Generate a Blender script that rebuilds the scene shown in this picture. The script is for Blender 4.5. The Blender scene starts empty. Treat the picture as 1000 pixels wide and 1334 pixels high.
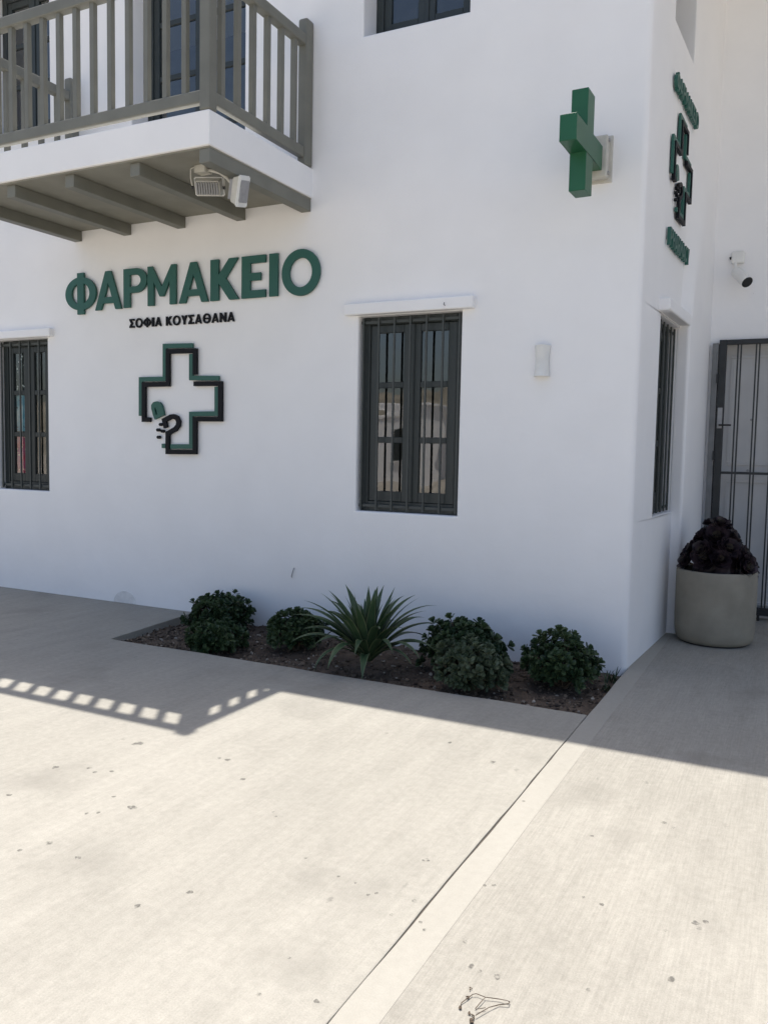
import bpy, bmesh, math, random
from mathutils import Vector, Matrix, noise
from mathutils.geometry import tessellate_polygon
random.seed(7)
SC = bpy.context.scene
COL = SC.collection
R_ = math.radians

# ------------------------------------------------------------------ camera
C0 = Vector((1.10581458, -6.22833867, 1.6))
CR = Vector((0.89236464, 0.45091895, 0.01890626))
CU = Vector((-0.05108734, 0.05930175, 0.99693199))
CF = Vector((-0.44841435, 0.89059272, -0.07595503))
FPX = 1083.7647
cd = bpy.data.cameras.new('camera')
cam = bpy.data.objects.new('camera', cd)
COL.objects.link(cam)
M = Matrix.Identity(4)
for i in range(3):
    M[i][0] = CR[i]; M[i][1] = CU[i]; M[i][2] = -CF[i]; M[i][3] = C0[i]
cam.matrix_world = M
cd.sensor_fit = 'HORIZONTAL'; cd.sensor_width = 36.0
cd.lens = FPX / 1000 * 36
cd.clip_start = 0.05; cd.clip_end = 3000
SC.camera = cam

# ------------------------------------------------------------------ light
SUN = Vector((-0.900, 1.305, 5.04)).normalized()          # towards the sun, from the railing's shadow
w = bpy.data.worlds.new('World'); SC.world = w; w.use_nodes = True
nt = w.node_tree
bg = nt.nodes['Background']
sk = nt.nodes.new('ShaderNodeTexSky'); sk.sky_type = 'NISHITA'; sk.sun_disc = False
sk.sun_elevation = math.asin(SUN.z)
sk.sun_rotation = math.atan2(SUN.x, SUN.y)
sk.air_density = 1.0; sk.dust_density = 3.0; sk.ozone_density = 1.0
nt.links.new(sk.outputs[0], bg.inputs[0])
bg.inputs[1].default_value = 0.118
sl = bpy.data.lights.new('sun', 'SUN'); sl.energy = 4.4; sl.angle = R_(0.53); sl.color = (1.0, 0.955, 0.88)
so = bpy.data.objects.new('sun', sl); COL.objects.link(so)
so.rotation_euler = SUN.to_track_quat('Z', 'Y').to_euler(); so.location = (0, 0, 12)
vs = SC.view_settings
SC.display_settings.display_device = 'sRGB'
vs.view_transform = 'Standard'; vs.look = 'None'; vs.gamma = 1; vs.use_curve_mapping = False
vs.exposure = 0.68
SC.cycles.max_bounces = 10; SC.cycles.diffuse_bounces = 6; SC.cycles.transparent_max_bounces = 12

# ------------------------------------------------------------------ helpers
def ray(px, py):
    return CF + CR * ((px - 500) / FPX) - CU * ((py - 667) / FPX)
def on_y(px, py, y=0.0):
    d = ray(px, py); return C0 + d * ((y - C0.y) / d.y)
def on_z(px, py, z=0.0):
    d = ray(px, py); return C0 + d * ((z - C0.z) / d.z)

WLOC = {}
def wl(o):
    return WLOC.get(o.name, Vector((0, 0, 0)))
def put(o, loc, parent=None):
    COL.objects.link(o)
    loc = Vector(loc)
    if parent is not None:
        o.parent = parent; o.location = loc - wl(parent)
    else:
        o.location = loc
    WLOC[o.name] = loc
    return o
def tag(o, label=None, cat=None, group=None, kind=None):
    if label: o['label'] = label
    if cat: o['category'] = cat
    if group: o['group'] = group
    if kind: o['kind'] = kind
    return o
def empty(name, loc, label=None, cat=None, group=None):
    o = bpy.data.objects.new(name, None); o.empty_display_size = 0.1
    put(o, loc); return tag(o, label, cat, group)
def mk(name, bm, mat, parent=None, origin=None, smooth=False, angle=None):
    """link a bmesh given in world coordinates as one mesh object, origin at its base centre"""
    vs_ = [v.co for v in bm.verts]
    if origin is None:
        mn = Vector((min(v[i] for v in vs_) for i in range(3))); mx = Vector((max(v[i] for v in vs_) for i in range(3)))
        origin = Vector(((mn.x + mx.x) / 2, (mn.y + mx.y) / 2, mn.z))
    origin = Vector(origin)
    bmesh.ops.translate(bm, verts=bm.verts, vec=-origin)
    me = bpy.data.meshes.new(name); bm.to_mesh(me); bm.free()
    for m in (mat if isinstance(mat, (list, tuple)) else [mat]): me.materials.append(m)
    if smooth:
        for p in me.polygons: p.use_smooth = True
        if angle: me.set_sharp_from_angle(angle=R_(angle))
    o = bpy.data.objects.new(name, me)
    return put(o, origin, parent)
def again(o, loc, parent=None):
    """a copy that shares mesh data, at world location loc"""
    c = o.copy()
    return put(c, loc, parent)
def NB(): return bmesh.new()
def box(bm, a, b, bev=0.0, mat=0, seg=2):
    r = bmesh.ops.create_cube(bm, size=1)
    vsn = r['verts']
    a = Vector(a); b = Vector(b); c = (a + b) / 2; d = b - a
    for v in vsn: v.co = Vector((v.co.x * d.x, v.co.y * d.y, v.co.z * d.z)) + c
    fs = {f for v in vsn for f in v.link_faces}
    for f in fs: f.material_index = mat
    if bev > 0:
        es = list({e for v in vsn for e in v.link_edges})
        bmesh.ops.bevel(bm, geom=es, offset=bev, segments=seg, profile=0.5, affect='EDGES', clamp_overlap=True)
    return bm
def tube(bm, pts, rad, n=8, mat=0, cap=True):
    pts = [Vector(p) for p in pts]
    rads = rad if isinstance(rad, (list, tuple)) else [rad] * len(pts)
    rings = []
    up = Vector((0, 0, 1))
    prev = None
    for i, p in enumerate(pts):
        t = (pts[min(i + 1, len(pts) - 1)] - pts[max(i - 1, 0)]).normalized()
        if prev is None:
            a = up if abs(t.dot(up)) < 0.9 else Vector((1, 0, 0))
            x = t.cross(a).normalized()
        else:
            x = (prev - t * prev.dot(t)).normalized()
        prev = x
        y = t.cross(x)
        rings.append([bm.verts.new(p + (x * math.cos(2 * math.pi * k / n) + y * math.sin(2 * math.pi * k / n)) * rads[i]) for k in range(n)])
    for i in range(len(rings) - 1):
        for k in range(n):
            f = bm.faces.new((rings[i][k], rings[i][(k + 1) % n], rings[i + 1][(k + 1) % n], rings[i + 1][k])); f.material_index = mat
    if cap:
        f = bm.faces.new(rings[0][::-1]); f.material_index = mat
        f = bm.faces.new(rings[-1]); f.material_index = mat
    return bm
def lathe(bm, prof, c, n=48, mat=0):
    rings = []
    for r, z in prof:
        rings.append([bm.verts.new(Vector((c[0] + r * math.cos(2 * math.pi * k / n), c[1] + r * math.sin(2 * math.pi * k / n), c[2] + z))) for k in range(n)] if r > 1e-5 else [bm.verts.new(Vector((c[0], c[1], c[2] + z)))])
    for a, b in zip(rings[:-1], rings[1:]):
        for k in range(n):
            vsn = [a[k % len(a)], a[(k + 1) % len(a)], b[(k + 1) % len(b)], b[k % len(b)]]
            u = []
            for v in vsn:
                if v not in u: u.append(v)
            if len(u) > 2:
                f = bm.faces.new(u); f.material_index = mat
    return bm
def prism(bm, loops, to3, d0, d1, mat=0):
    """flat polygon with holes, loops[0] outer; to3(u, v, d) maps to the world; d0 back, d1 front"""
    tris = tessellate_polygon([[Vector((p[0], p[1], 0)) for p in l] for l in loops])
    flat = [p for l in loops for p in l]
    F = [bm.verts.new(to3(p[0], p[1], d1)) for p in flat]
    B = [bm.verts.new(to3(p[0], p[1], d0)) for p in flat]
    for t in tris:
        try:
            bm.faces.new([F[i] for i in t]).material_index = mat
            bm.faces.new([B[i] for i in t][::-1]).material_index = mat
        except ValueError: pass
    k = 0
    for l in loops:
        n = len(l)
        for i in range(n):
            a, b = k + i, k + (i + 1) % n
            bm.faces.new((F[a], F[b], B[b], B[a])).material_index = mat
        k += n
    bmesh.ops.recalc_face_normals(bm, faces=bm.faces)
    return bm

# ------------------------------------------------------------------ materials
def newmat(name):
    m = bpy.data.materials.new(name); m.use_nodes = True
    return m, m.node_tree, m.node_tree.nodes['Principled BSDF']
def N(t, typ, **kw):
    n = t.nodes.new(typ)
    for k, v in kw.items():
        if k.startswith('i_'): n.inputs[k[2:].replace('_', ' ')].default_value = v
        else: setattr(n, k, v)
    return n
def mat_basic(name, col, rough=0.6, var=0.12, scale=6.0, bump=0.0, bscale=60.0, metallic=0.0, spec=0.5):
    m, t, b = newmat(name)
    tc = N(t, 'ShaderNodeTexCoord')
    n1 = N(t, 'ShaderNodeTexNoise', i_Scale=scale, i_Detail=5.0)
    t.links.new(tc.outputs['Object'], n1.inputs['Vector'])
    mr = N(t, 'ShaderNodeMapRange'); mr.inputs[1].default_value = 0.3; mr.inputs[2].default_value = 0.7
    mr.inputs[3].default_value = 1 - var; mr.inputs[4].default_value = 1 + var
    t.links.new(n1.outputs['Fac'], mr.inputs[0])
    mx = N(t, 'ShaderNodeVectorMath', operation='SCALE'); mx.inputs[0].default_value = col
    t.links.new(mr.outputs[0], mx.inputs['Scale'])
    t.links.new(mx.outputs[0], b.inputs['Base Color'])
    b.inputs['Roughness'].default_value = rough; b.inputs['Metallic'].default_value = metallic
    b.inputs['Specular IOR Level'].default_value = spec
    if bump:
        n2 = N(t, 'ShaderNodeTexNoise', i_Scale=bscale, i_Detail=6.0)
        t.links.new(tc.outputs['Object'], n2.inputs['Vector'])
        bp = N(t, 'ShaderNodeBump', i_Strength=1.0, i_Distance=bump)
        t.links.new(n2.outputs['Fac'], bp.inputs['Height'])
        t.links.new(bp.outputs[0], b.inputs['Normal'])
    return m

def mat_plaster():
    m, t, b = newmat('white_plaster')
    g = N(t, 'ShaderNodeNewGeometry')
    na = N(t, 'ShaderNodeTexNoise', i_Scale=0.9, i_Detail=3.0)          # broad hand-trowelled waves
    nb = N(t, 'ShaderNodeTexNoise', i_Scale=7.0, i_Detail=4.0)
    nc = N(t, 'ShaderNodeTexNoise', i_Scale=140.0, i_Detail=4.0)
    for n in (na, nb, nc): t.links.new(g.outputs['Position'], n.inputs['Vector'])
    b1 = N(t, 'ShaderNodeBump', i_Strength=1.0, i_Distance=0.02); t.links.new(na.outputs['Fac'], b1.inputs['Height'])
    b2 = N(t, 'ShaderNodeBump', i_Strength=1.0, i_Distance=0.004); t.links.new(nb.outputs['Fac'], b2.inputs['Height'])
    b3 = N(t, 'ShaderNodeBump', i_Strength=0.6, i_Distance=0.0006); t.links.new(nc.outputs['Fac'], b3.inputs['Height'])
    t.links.new(b1.outputs[0], b2.inputs['Normal']); t.links.new(b2.outputs[0], b3.inputs['Normal'])
    t.links.new(b3.outputs[0], b.inputs['Normal'])
    cr = N(t, 'ShaderNodeValToRGB')
    cr.color_ramp.elements[0].position = 0.25; cr.color_ramp.elements[0].color = (0.835, 0.83, 0.835, 1)
    cr.color_ramp.elements[1].position = 0.7; cr.color_ramp.elements[1].color = (0.875, 0.87, 0.875, 1)
    mx = N(t, 'ShaderNodeMath', operation='ADD'); mx.inputs[1].default_value = 0
    n4 = N(t, 'ShaderNodeTexNoise', i_Scale=2.2, i_Detail=6.0); t.links.new(g.outputs['Position'], n4.inputs['Vector'])
    t.links.new(n4.outputs['Fac'], cr.inputs[0])
    # small chips and dirt specks
    vo = N(t, 'ShaderNodeTexVoronoi', i_Scale=1.7); t.links.new(g.outputs['Position'], vo.inputs['Vector'])
    lt = N(t, 'ShaderNodeMath', operation='LESS_THAN'); lt.inputs[1].default_value = 0.011
    t.links.new(vo.outputs['Distance'], lt.inputs[0])
    mc = N(t, 'ShaderNodeMix', data_type='RGBA'); mc.inputs['B'].default_value = (0.25, 0.24, 0.23, 1)
    ml = N(t, 'ShaderNodeMath', operation='MULTIPLY'); ml.inputs[1].default_value = 0.7
    t.links.new(lt.outputs[0], ml.inputs[0]); t.links.new(ml.outputs[0], mc.inputs['Factor'])
    t.links.new(cr.outputs[0], mc.inputs['A'])
    t.links.new(mc.outputs['Result'], b.inputs['Base Color'])
    b.inputs['Roughness'].default_value = 0.85; b.inputs['Specular IOR Level'].default_value = 0.25
    return m

def mat_concrete(name, c0, c1, broom=1.0, stains=1.0):
    m, t, b = newmat(name)
    g = N(t, 'ShaderNodeNewGeometry'); pos = g.outputs['Position']
    def noise_(scale, vec=None, det=5.0, rough=0.55):
        n = N(t, 'ShaderNodeTexNoise', i_Scale=scale, i_Detail=det, i_Roughness=rough)
        t.links.new(vec or pos, n.inputs['Vector']); return n.outputs['Fac']
    def mapr(v, a, b_, c, d):
        r = N(t, 'ShaderNodeMapRange'); r.clamp = True
        for i, x in enumerate((a, b_, c, d)): r.inputs[i + 1].default_value = x
        t.links.new(v, r.inputs[0]); return r.outputs[0]
    def math_(op, a, b_):
        n = N(t, 'ShaderNodeMath', operation=op)
        for i, x in enumerate((a, b_)):
            if isinstance(x, (int, float)): n.inputs[i].default_value = x
            else: t.links.new(x, n.inputs[i])
        return n.outputs[0]
    st = N(t, 'ShaderNodeMapping'); st.inputs['Scale'].default_value = (1.0, 0.04, 1.0)
    st.inputs['Rotation'].default_value = (0, 0, R_(-1.5))
    t.links.new(pos, st.inputs['Vector'])
    brm = noise_(120.0, st.outputs[0], 3.0)                    # broom lines, along the joint
    st2 = N(t, 'ShaderNodeMapping'); st2.inputs['Scale'].default_value = (1.0, 0.16, 1.0)
    t.links.new(pos, st2.inputs['Vector'])
    strk = noise_(9.0, st2.outputs[0], 5.0)
    big = noise_(0.7, None, 5.0)
    grn = noise_(170.0, None, 4.0, 0.75)
    mid = noise_(28.0, None, 5.0, 0.65)
    cr = N(t, 'ShaderNodeMix', data_type='RGBA'); cr.inputs['A'].default_value = (*c0, 1); cr.inputs['B'].default_value = (*c1, 1)
    f = math_('ADD', mapr(big, 0.3, 0.7, 0.05, 0.40), mapr(strk, 0.3, 0.7, 0.0, 0.24))
    f = math_('ADD', f, mapr(mid, 0.3, 0.7, 0.0, 0.34))
    f = math_('ADD', f, mapr(brm, 0.3, 0.7, -0.16 * broom, 0.16 * broom))
    f = math_('ADD', f, mapr(grn, 0.25, 0.75, -0.34, 0.34))
    t.links.new(f, cr.inputs['Factor'])
    col = cr.outputs['Result']
    def stain(scale, thr, gate, colr, amt, stretch=None, off=(0, 0, 0)):
        nonlocal col
        mp = N(t, 'ShaderNodeMapping'); mp.inputs['Location'].default_value = off
        if stretch: mp.inputs['Scale'].default_value = stretch
        # wobble the outline
        nn = N(t, 'ShaderNodeTexNoise', i_Scale=45.0, i_Detail=3.0); t.links.new(pos, nn.inputs['Vector'])
        va = N(t, 'ShaderNodeVectorMath', operation='MULTIPLY_ADD'); va.inputs[1].default_value = (0.05, 0.05, 0); t.links.new(nn.outputs['Color'], va.inputs[0]); t.links.new(pos, va.inputs[2])
        t.links.new(va.outputs[0], mp.inputs['Vector'])
        vo = N(t, 'ShaderNodeTexVoronoi', i_Scale=scale, voronoi_dimensions='2D'); t.links.new(mp.outputs[0], vo.inputs['Vector'])
        d = mapr(vo.outputs['Distance'], thr, thr * 0.55, 0.0, 1.0)
        sp = N(t, 'ShaderNodeSeparateColor'); t.links.new(vo.outputs['Color'], sp.inputs[0])
        d = math_('MULTIPLY', d, math_('LESS_THAN', sp.outputs[0], gate))
        d = math_('MULTIPLY', d, math_('MULTIPLY', mapr(sp.outputs[1], 0, 1, 0.35, 1.0), amt))
        mx = N(t, 'ShaderNodeMix', data_type='RGBA'); mx.inputs['B'].default_value = (*colr, 1)
        t.links.new(d, mx.inputs['Factor']); t.links.new(col, mx.inputs['A'])
        col = mx.outputs['Result']
    if stains:
        stain(5.0, 0.045, 0.10, (0.12, 0.115, 0.105), 0.45 * stains, (1.0, 0.35, 1), (9.1, 2.5, 0))
        # damp-looking dark clouds
        cl = mapr(noise_(1.6, None, 4.0), 0.56, 0.72, 0.0, 0.30)
        mx = N(t, 'ShaderNodeMix', data_type='RGBA'); mx.inputs['B'].default_value = tuple(x * 0.62 for x in c0) + (1,)
        t.links.new(cl, mx.inputs['Factor']); t.links.new(col, mx.inputs['A']); col = mx.outputs['Result']
    t.links.new(col, b.inputs['Base Color'])
    b.inputs['Roughness'].default_value = 0.88; b.inputs['Specular IOR Level'].default_value = 0.25
    h = math_('ADD', math_('MULTIPLY', brm, 0.6 * broom), math_('MULTIPLY', grn, 0.5))
    h = math_('ADD', h, math_('MULTIPLY', mid, 0.9))
    bp = N(t, 'ShaderNodeBump', i_Strength=0.9, i_Distance=0.0022)
    t.links.new(h, bp.inputs['Height']); t.links.new(bp.outputs[0], b.inputs['Normal'])
    return m

def mat_glass(name, tint=(0.86, 0.9, 0.9), ior=2.1):
    m, t, b = newmat(name)
    out = t.nodes['Material Output']; t.nodes.remove(b)
    tr = N(t, 'ShaderNodeBsdfTransparent'); tr.inputs[0].default_value = (*tint, 1)
    gl = N(t, 'ShaderNodeBsdfGlossy', i_Roughness=0.015); gl.inputs[0].default_value = (1, 1, 1, 1)
    fr = N(t, 'ShaderNodeFresnel', i_IOR=ior)
    tc = N(t, 'ShaderNodeNewGeometry')
    n1 = N(t, 'ShaderNodeTexNoise', i_Scale=3.5, i_Detail=1.0); t.links.new(tc.outputs['Position'], n1.inputs['Vector'])
    bp = N(t, 'ShaderNodeBump', i_Strength=0.5, i_Distance=0.004); t.links.new(n1.outputs['Fac'], bp.inputs['Height'])
    t.links.new(bp.outputs[0], gl.inputs['Normal'])
    mx = N(t, 'ShaderNodeMixShader')
    bf = N(t, 'ShaderNodeMath', operation='SUBTRACT'); bf.inputs[0].default_value = 1.0; t.links.new(tc.outputs['Backfacing'], bf.inputs[1])
    fm = N(t, 'ShaderNodeMath', operation='MULTIPLY'); t.links.new(fr.outputs[0], fm.inputs[0]); t.links.new(bf.outputs[0], fm.inputs[1])
    t.links.new(fm.outputs[0], mx.inputs[0]); t.links.new(tr.outputs[0], mx.inputs[1]); t.links.new(gl.outputs[0], mx.inputs[2])
    t.links.new(mx.outputs[0], out.inputs[0])
    return m

def mat_leaf(name, ca, cb, rough=0.45, scale=9.0, trans=0.0):
    m, t, b = newmat(name)
    tc = N(t, 'ShaderNodeNewGeometry')
    n1 = N(t, 'ShaderNodeTexNoise', i_Scale=scale, i_Detail=4.0); t.links.new(tc.outputs['Position'], n1.inputs['Vector'])
    mx = N(t, 'ShaderNodeMix', data_type='RGBA'); mx.inputs['A'].default_value = (*ca, 1); mx.inputs['B'].default_value = (*cb, 1)
    mr = N(t, 'ShaderNodeMapRange'); mr.inputs[1].default_value = 0.3; mr.inputs[2].default_value = 0.7
    ad = N(t, 'ShaderNodeMath', operation='ADD'); ad.inputs[1].default_value = 0
    r2 = N(t, 'ShaderNodeMapRange'); r2.inputs[3].default_value = -0.2; r2.inputs[4].default_value = 0.2
    t.links.new(tc.outputs['Random Per Island'], r2.inputs[0])
    t.links.new(n1.outputs['Fac'], ad.inputs[0]); t.links.new(r2.outputs[0], ad.inputs[1])
    t.links.new(ad.outputs[0], mr.inputs[0]); t.links.new(mr.outputs[0], mx.inputs['Factor'])
    t.links.new(mx.outputs['Result'], b.inputs['Base Color'])
    b.inputs['Roughness'].default_value = rough; b.inputs['Specular IOR Level'].default_value = 0.35
    return m

PLASTER = mat_plaster()
CONC_L = mat_concrete('brushed_concrete', (0.234, 0.222, 0.194), (0.380, 0.360, 0.318), 0.55)
CONC_R = mat_concrete('brushed_concrete_fine', (0.222, 0.209, 0.182), (0.366, 0.346, 0.304), 1.0)
CONC_S = mat_concrete('smooth_concrete_margin', (0.296, 0.280, 0.245), (0.372, 0.353, 0.312), 0.15, 0.0)
DUST = mat_basic('dry_ground', (0.40, 0.36, 0.30), 0.95, 0.25, 0.6, 0.01, 8.0)
GREYPAINT = mat_basic('olive_grey_paint', (0.165, 0.165, 0.14), 0.55, 0.10, 5.0, 0.0006, 90.0)
SOFFIT = mat_basic('soffit_paint', (0.24, 0.23, 0.19), 0.7, 0.10, 4.0, 0.0008, 70.0)
WINPAINT = mat_basic('anthracite_paint', (0.028, 0.036, 0.036), 0.45, 0.10, 7.0, 0.0003, 120.0)
BARPAINT = mat_basic('grey_bar_paint', (0.05, 0.058, 0.056), 0.5, 0.12, 9.0)
GLASS = mat_glass('window_glass')
GREENL = mat_basic('green_letter_paint', (0.017, 0.098, 0.076), 0.5, 0.05, 5.0)
BLACKL = mat_basic('black_letter_paint', (0.006, 0.007, 0.010), 0.6, 0.1, 5.0, spec=0.2)
GREENX = mat_basic('green_cross_paint', (0.011, 0.098, 0.042), 0.42, 0.08, 4.0)
PLASTIC = mat_basic('white_plastic', (0.74, 0.74, 0.72), 0.45, 0.05, 12.0)
OLDPLASTIC = mat_basic('aged_plastic', (0.52, 0.505, 0.455), 0.55, 0.10, 16.0)
BLACKP = mat_basic('black_plastic', (0.015, 0.015, 0.016), 0.4, 0.1)
FINGREY = mat_basic('grey_metal', (0.30, 0.30, 0.31), 0.5, 0.15, 20.0)
POTM = mat_basic('taupe_pot', (0.265, 0.24, 0.19), 0.75, 0.16, 5.0, 0.0012, 55.0)
GATEM = mat_basic('dark_gate_metal', (0.014, 0.017, 0.020), 0.5, 0.2, 14.0)
GATEG = mat_basic('grey_gate_post', (0.16, 0.165, 0.17), 0.6, 0.15, 9.0)
DOORW = mat_basic('white_door_paint', (0.60, 0.60, 0.60), 0.55, 0.06, 3.0)
INTERIOR = mat_basic('dim_interior', (0.10, 0.11, 0.10), 0.9, 0.4, 2.5)
SOIL = mat_basic('dry_soil', (0.085, 0.062, 0.045), 0.95, 0.45, 9.0, 0.02, 35.0)
POTSOIL = mat_basic('pot_soil', (0.03, 0.024, 0.02), 0.95, 0.4, 30.0, 0.01, 80.0)
CHIP = mat_leaf('mulch_chip', (0.045, 0.032, 0.025), (0.17, 0.13, 0.095), 0.9, 25.0)
PEB = mat_leaf('pebble', (0.16, 0.135, 0.11), (0.42, 0.38, 0.33), 0.85, 20.0)
SHRUB = mat_leaf('shrub_leaf', (0.020, 0.044, 0.020), (0.070, 0.105, 0.045), 0.42, 7.0)
SHRUBL = mat_leaf('pale_shrub_leaf', (0.045, 0.068, 0.036), (0.10, 0.125, 0.075), 0.5, 9.0)
STEM = mat_basic('woody_stem', (0.10, 0.075, 0.05), 0.85, 0.3, 30.0)
AGAVE = mat_leaf('agave_leaf', (0.028, 0.060, 0.028), (0.052, 0.092, 0.043), 0.45, 5.0)
AGEDGE = mat_leaf('agave_margin', (0.12, 0.15, 0.075), (0.19, 0.21, 0.12), 0.5, 5.0)
AEON = mat_leaf('aeonium_leaf', (0.010, 0.008, 0.011), (0.060, 0.042, 0.050), 0.35, 14.0)
AEONC = mat_leaf('aeonium_heart', (0.045, 0.036, 0.034), (0.085, 0.075, 0.060), 0.4, 14.0)
TWIG = mat_basic('dry_twig', (0.09, 0.065, 0.045), 0.9, 0.4, 60.0)

# ------------------------------------------------------------------ ground
def sheet(name, x0, x1, y0, y1, z, mat):
    bm = NB()
    bm.faces.new([bm.verts.new(p) for p in ((x0, y0, z), (x1, y0, z), (x1, y1, z), (x0, y1, z))])
    return mk(name, bm, mat, origin=(0, 0, z))
tag(sheet('ground', -900, 900, -900, 900, -0.12, DUST), kind='structure')
BED = [(-3.905, -1.215), (-0.012, -1.215), (-0.012, 0.02), (-4.07, 0.02)]
JG = 0.0035                                                  # half of the open joint
def slab(name, loops, mat, z1=0.0, z0=-0.115, bev=0.004):
    bm = NB()
    prism(bm, loops, lambda u, v, d: Vector((u, v, d)), z0, z1)
    es = [e for e in bm.edges if all(abs(v.co.z - z1) < 1e-6 for v in e.verts) and len(e.link_faces) == 2
          and any(abs(f.normal.z) < 0.5 for f in e.link_faces)]
    bmesh.ops.bevel(bm, geom=es, offset=bev, segments=2, profile=0.5, affect='EDGES')
    return tag(mk(name, bm, mat), kind='structure')
def wavy(a, b, n, amp, seed):
    """a slightly uneven cast edge between two points"""
    a = Vector((*a, 0)); b = Vector((*b, 0)); t = (b - a).normalized(); nn = Vector((-t.y, t.x, 0)); out = []
    for i in range(n):
        p = a.lerp(b, i / n)
        out.append(tuple((p + nn * amp * (0 if i == 0 else (noise.noise((p.x * 2.1 + seed, p.y * 2.1, seed)) + .55 * noise.noise((p.x * 9 + seed, p.y * 9, seed))))).xy))
    return out
YF = -14.0
left = [(-14, YF)] + wavy((-JG, YF), (-JG, -1.215), 110, 0.008, 3.1) + wavy((-JG, -1.215), (-3.905, -1.215), 40, 0.012, 8.8) \
    + wavy((-3.905, -1.215), (-4.07, 0.15), 12, 0.012, 5.2) + [(-4.07, 0.15), (-14, 0.15)]
PAVL = slab('pavement', [left], CONC_L)
strip = [(0.1268, YF), (0.1268, 3.3), (JG, 3.3)] + wavy((JG, 3.3), (JG, YF), 110, 0.005, 6.6) + [(JG, YF)]
slab('pavement_margin', [strip], CONC_S, z1=0.0, bev=.0015)
PAVR = slab('pavement', [[(0.127, YF), (9, YF), (9, 3.3), (0.127, 3.3)]], CONC_R, z1=-0.0006, bev=0.0005)

bm = NB(); box(bm, (-0.03, YF + .01, -0.10), (0.03, -1.218, -0.007)); tag(mk('joint_filler', bm, mat_basic('joint_dirt', (0.075, 0.065, 0.052), 0.95, 0.4, 30.0)), kind='structure')
# soil of the planting bed
bm = NB()
nx, ny = 130, 44
grid = []
for j in range(ny + 1):
    row = []
    for i in range(nx + 1):
        x = -4.15 + 4.20 * i / nx; y = -1.26 + 1.30 * j / ny
        z = -0.055 + 0.030 * noise.noise((x * 2.0, y * 2.0, 1)) + 0.016 * noise.noise((x * 8, y * 8, 4)) + 0.014 * noise.noise((x * 24, y * 24, 9))
        row.append(bm.verts.new((x, y, z)))
    grid.append(row)
for j in range(ny):
    for i in range(nx):
        bm.faces.new((grid[j][i], grid[j][i + 1], grid[j + 1][i + 1], grid[j + 1][i]))
tag(mk('soil', bm, SOIL, smooth=True), kind='structure')
def soil_z(x, y):
    return -0.055 + 0.030 * noise.noise((x * 2.0, y * 2.0, 1)) + 0.016 * noise.noise((x * 8, y * 8, 4)) + 0.014 * noise.noise((x * 24, y * 24, 9))
def rock(bm, c, r, sq=0.7, mat=0):
    q = Matrix.Rotation(random.random() * 6.28, 3, 'Z') @ Matrix.Rotation(random.random() * 1.2, 3, 'X')
    vsn = bmesh.ops.create_icosphere(bm, subdivisions=1, radius=r)['verts']
    s = Vector((random.uniform(.7, 1.4), random.uniform(.6, 1.1), sq * random.uniform(.6, 1.1)))
    for v in vsn:
        v.co = q @ Vector((v.co.x * s.x, v.co.y * s.y, v.co.z * s.z)) * random.uniform(.82, 1.15) + Vector(c)
rnd = random.Random(4)
bm = NB()
for i in range(2600):
    x = rnd.uniform(-4.0, -0.03); y = rnd.uniform(-1.20, -0.02)
    if noise.noise((x * 1.3, y * 1.3, 5.5)) < rnd.uniform(-.5, .35): continue
    rock(bm, (x, y, soil_z(x, y) + 0.004), rnd.uniform(.006, .021), 0.6)
tag(mk('soil_clods', bm, CHIP), 'dark clods and bark chips covering the soil of the planting bed', 'mulch', kind='stuff')
bm = NB()
for i in range(260):
    x = rnd.uniform(-4.0, -0.03); y = rnd.uniform(-1.20, -0.02)
    rock(bm, (x, y, soil_z(x, y) + 0.006), rnd.choice((.006, .009, .012, .017)), 0.7)
tag(mk('pebbles', bm, PEB), 'pale pebbles scattered on the soil of the planting bed', 'pebbles', kind='stuff')

# ------------------------------------------------------------------ building
TH = R_(2.7)
def SW(s, off, z):                                           # side wall: s along it, off outwards
    return Vector((s * math.sin(TH) + off * math.cos(TH), s * math.cos(TH) - off * math.sin(TH), z))
H = 6.78
DEEP = 0.24
BW = 2.62                                                    # back wall of the right-hand recess
bld = empty('pharmacy_building', (-5, 1.5, 0), 'two storey white plastered building with a grey timber balcony and barred windows', 'building')
FH = [(-6.755, -5.985, 1.085, 2.685, 0.16), (-2.302, -1.3745, 1.0665, 2.703, 0.16),
      (-2.302, -1.3745, 4.97, 6.35, DEEP + .05), (-6.86, -5.91, 4.83, 6.35, DEEP + .05), (-4.815, -3.49, 3.974, 6.25, DEEP + .05)]
SH = [(0.70, 1.50, 1.09, 2.70, 0.16), (0.765, 1.64, 4.97, 6.35, 0.34)]
zs = sorted({0.0, -0.12, H} | {round(v, 4) for h in FH + SH for v in h[2:4]})
us = sorted({-12.0, 0.0} | {v for h in FH for v in h[:2]})
ss = sorted({0.0, 2.72} | {v for h in SH for v in h[:2]})
bm = NB(); cache = {}
def vert(p):
    k = tuple(round(c, 4) for c in p)
    if k not in cache: cache[k] = bm.verts.new(p)
    return cache[k]
def quad(*ps):
    try: return bm.faces.new([vert(p) for p in ps])
    except ValueError: return None
rim = set()
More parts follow.
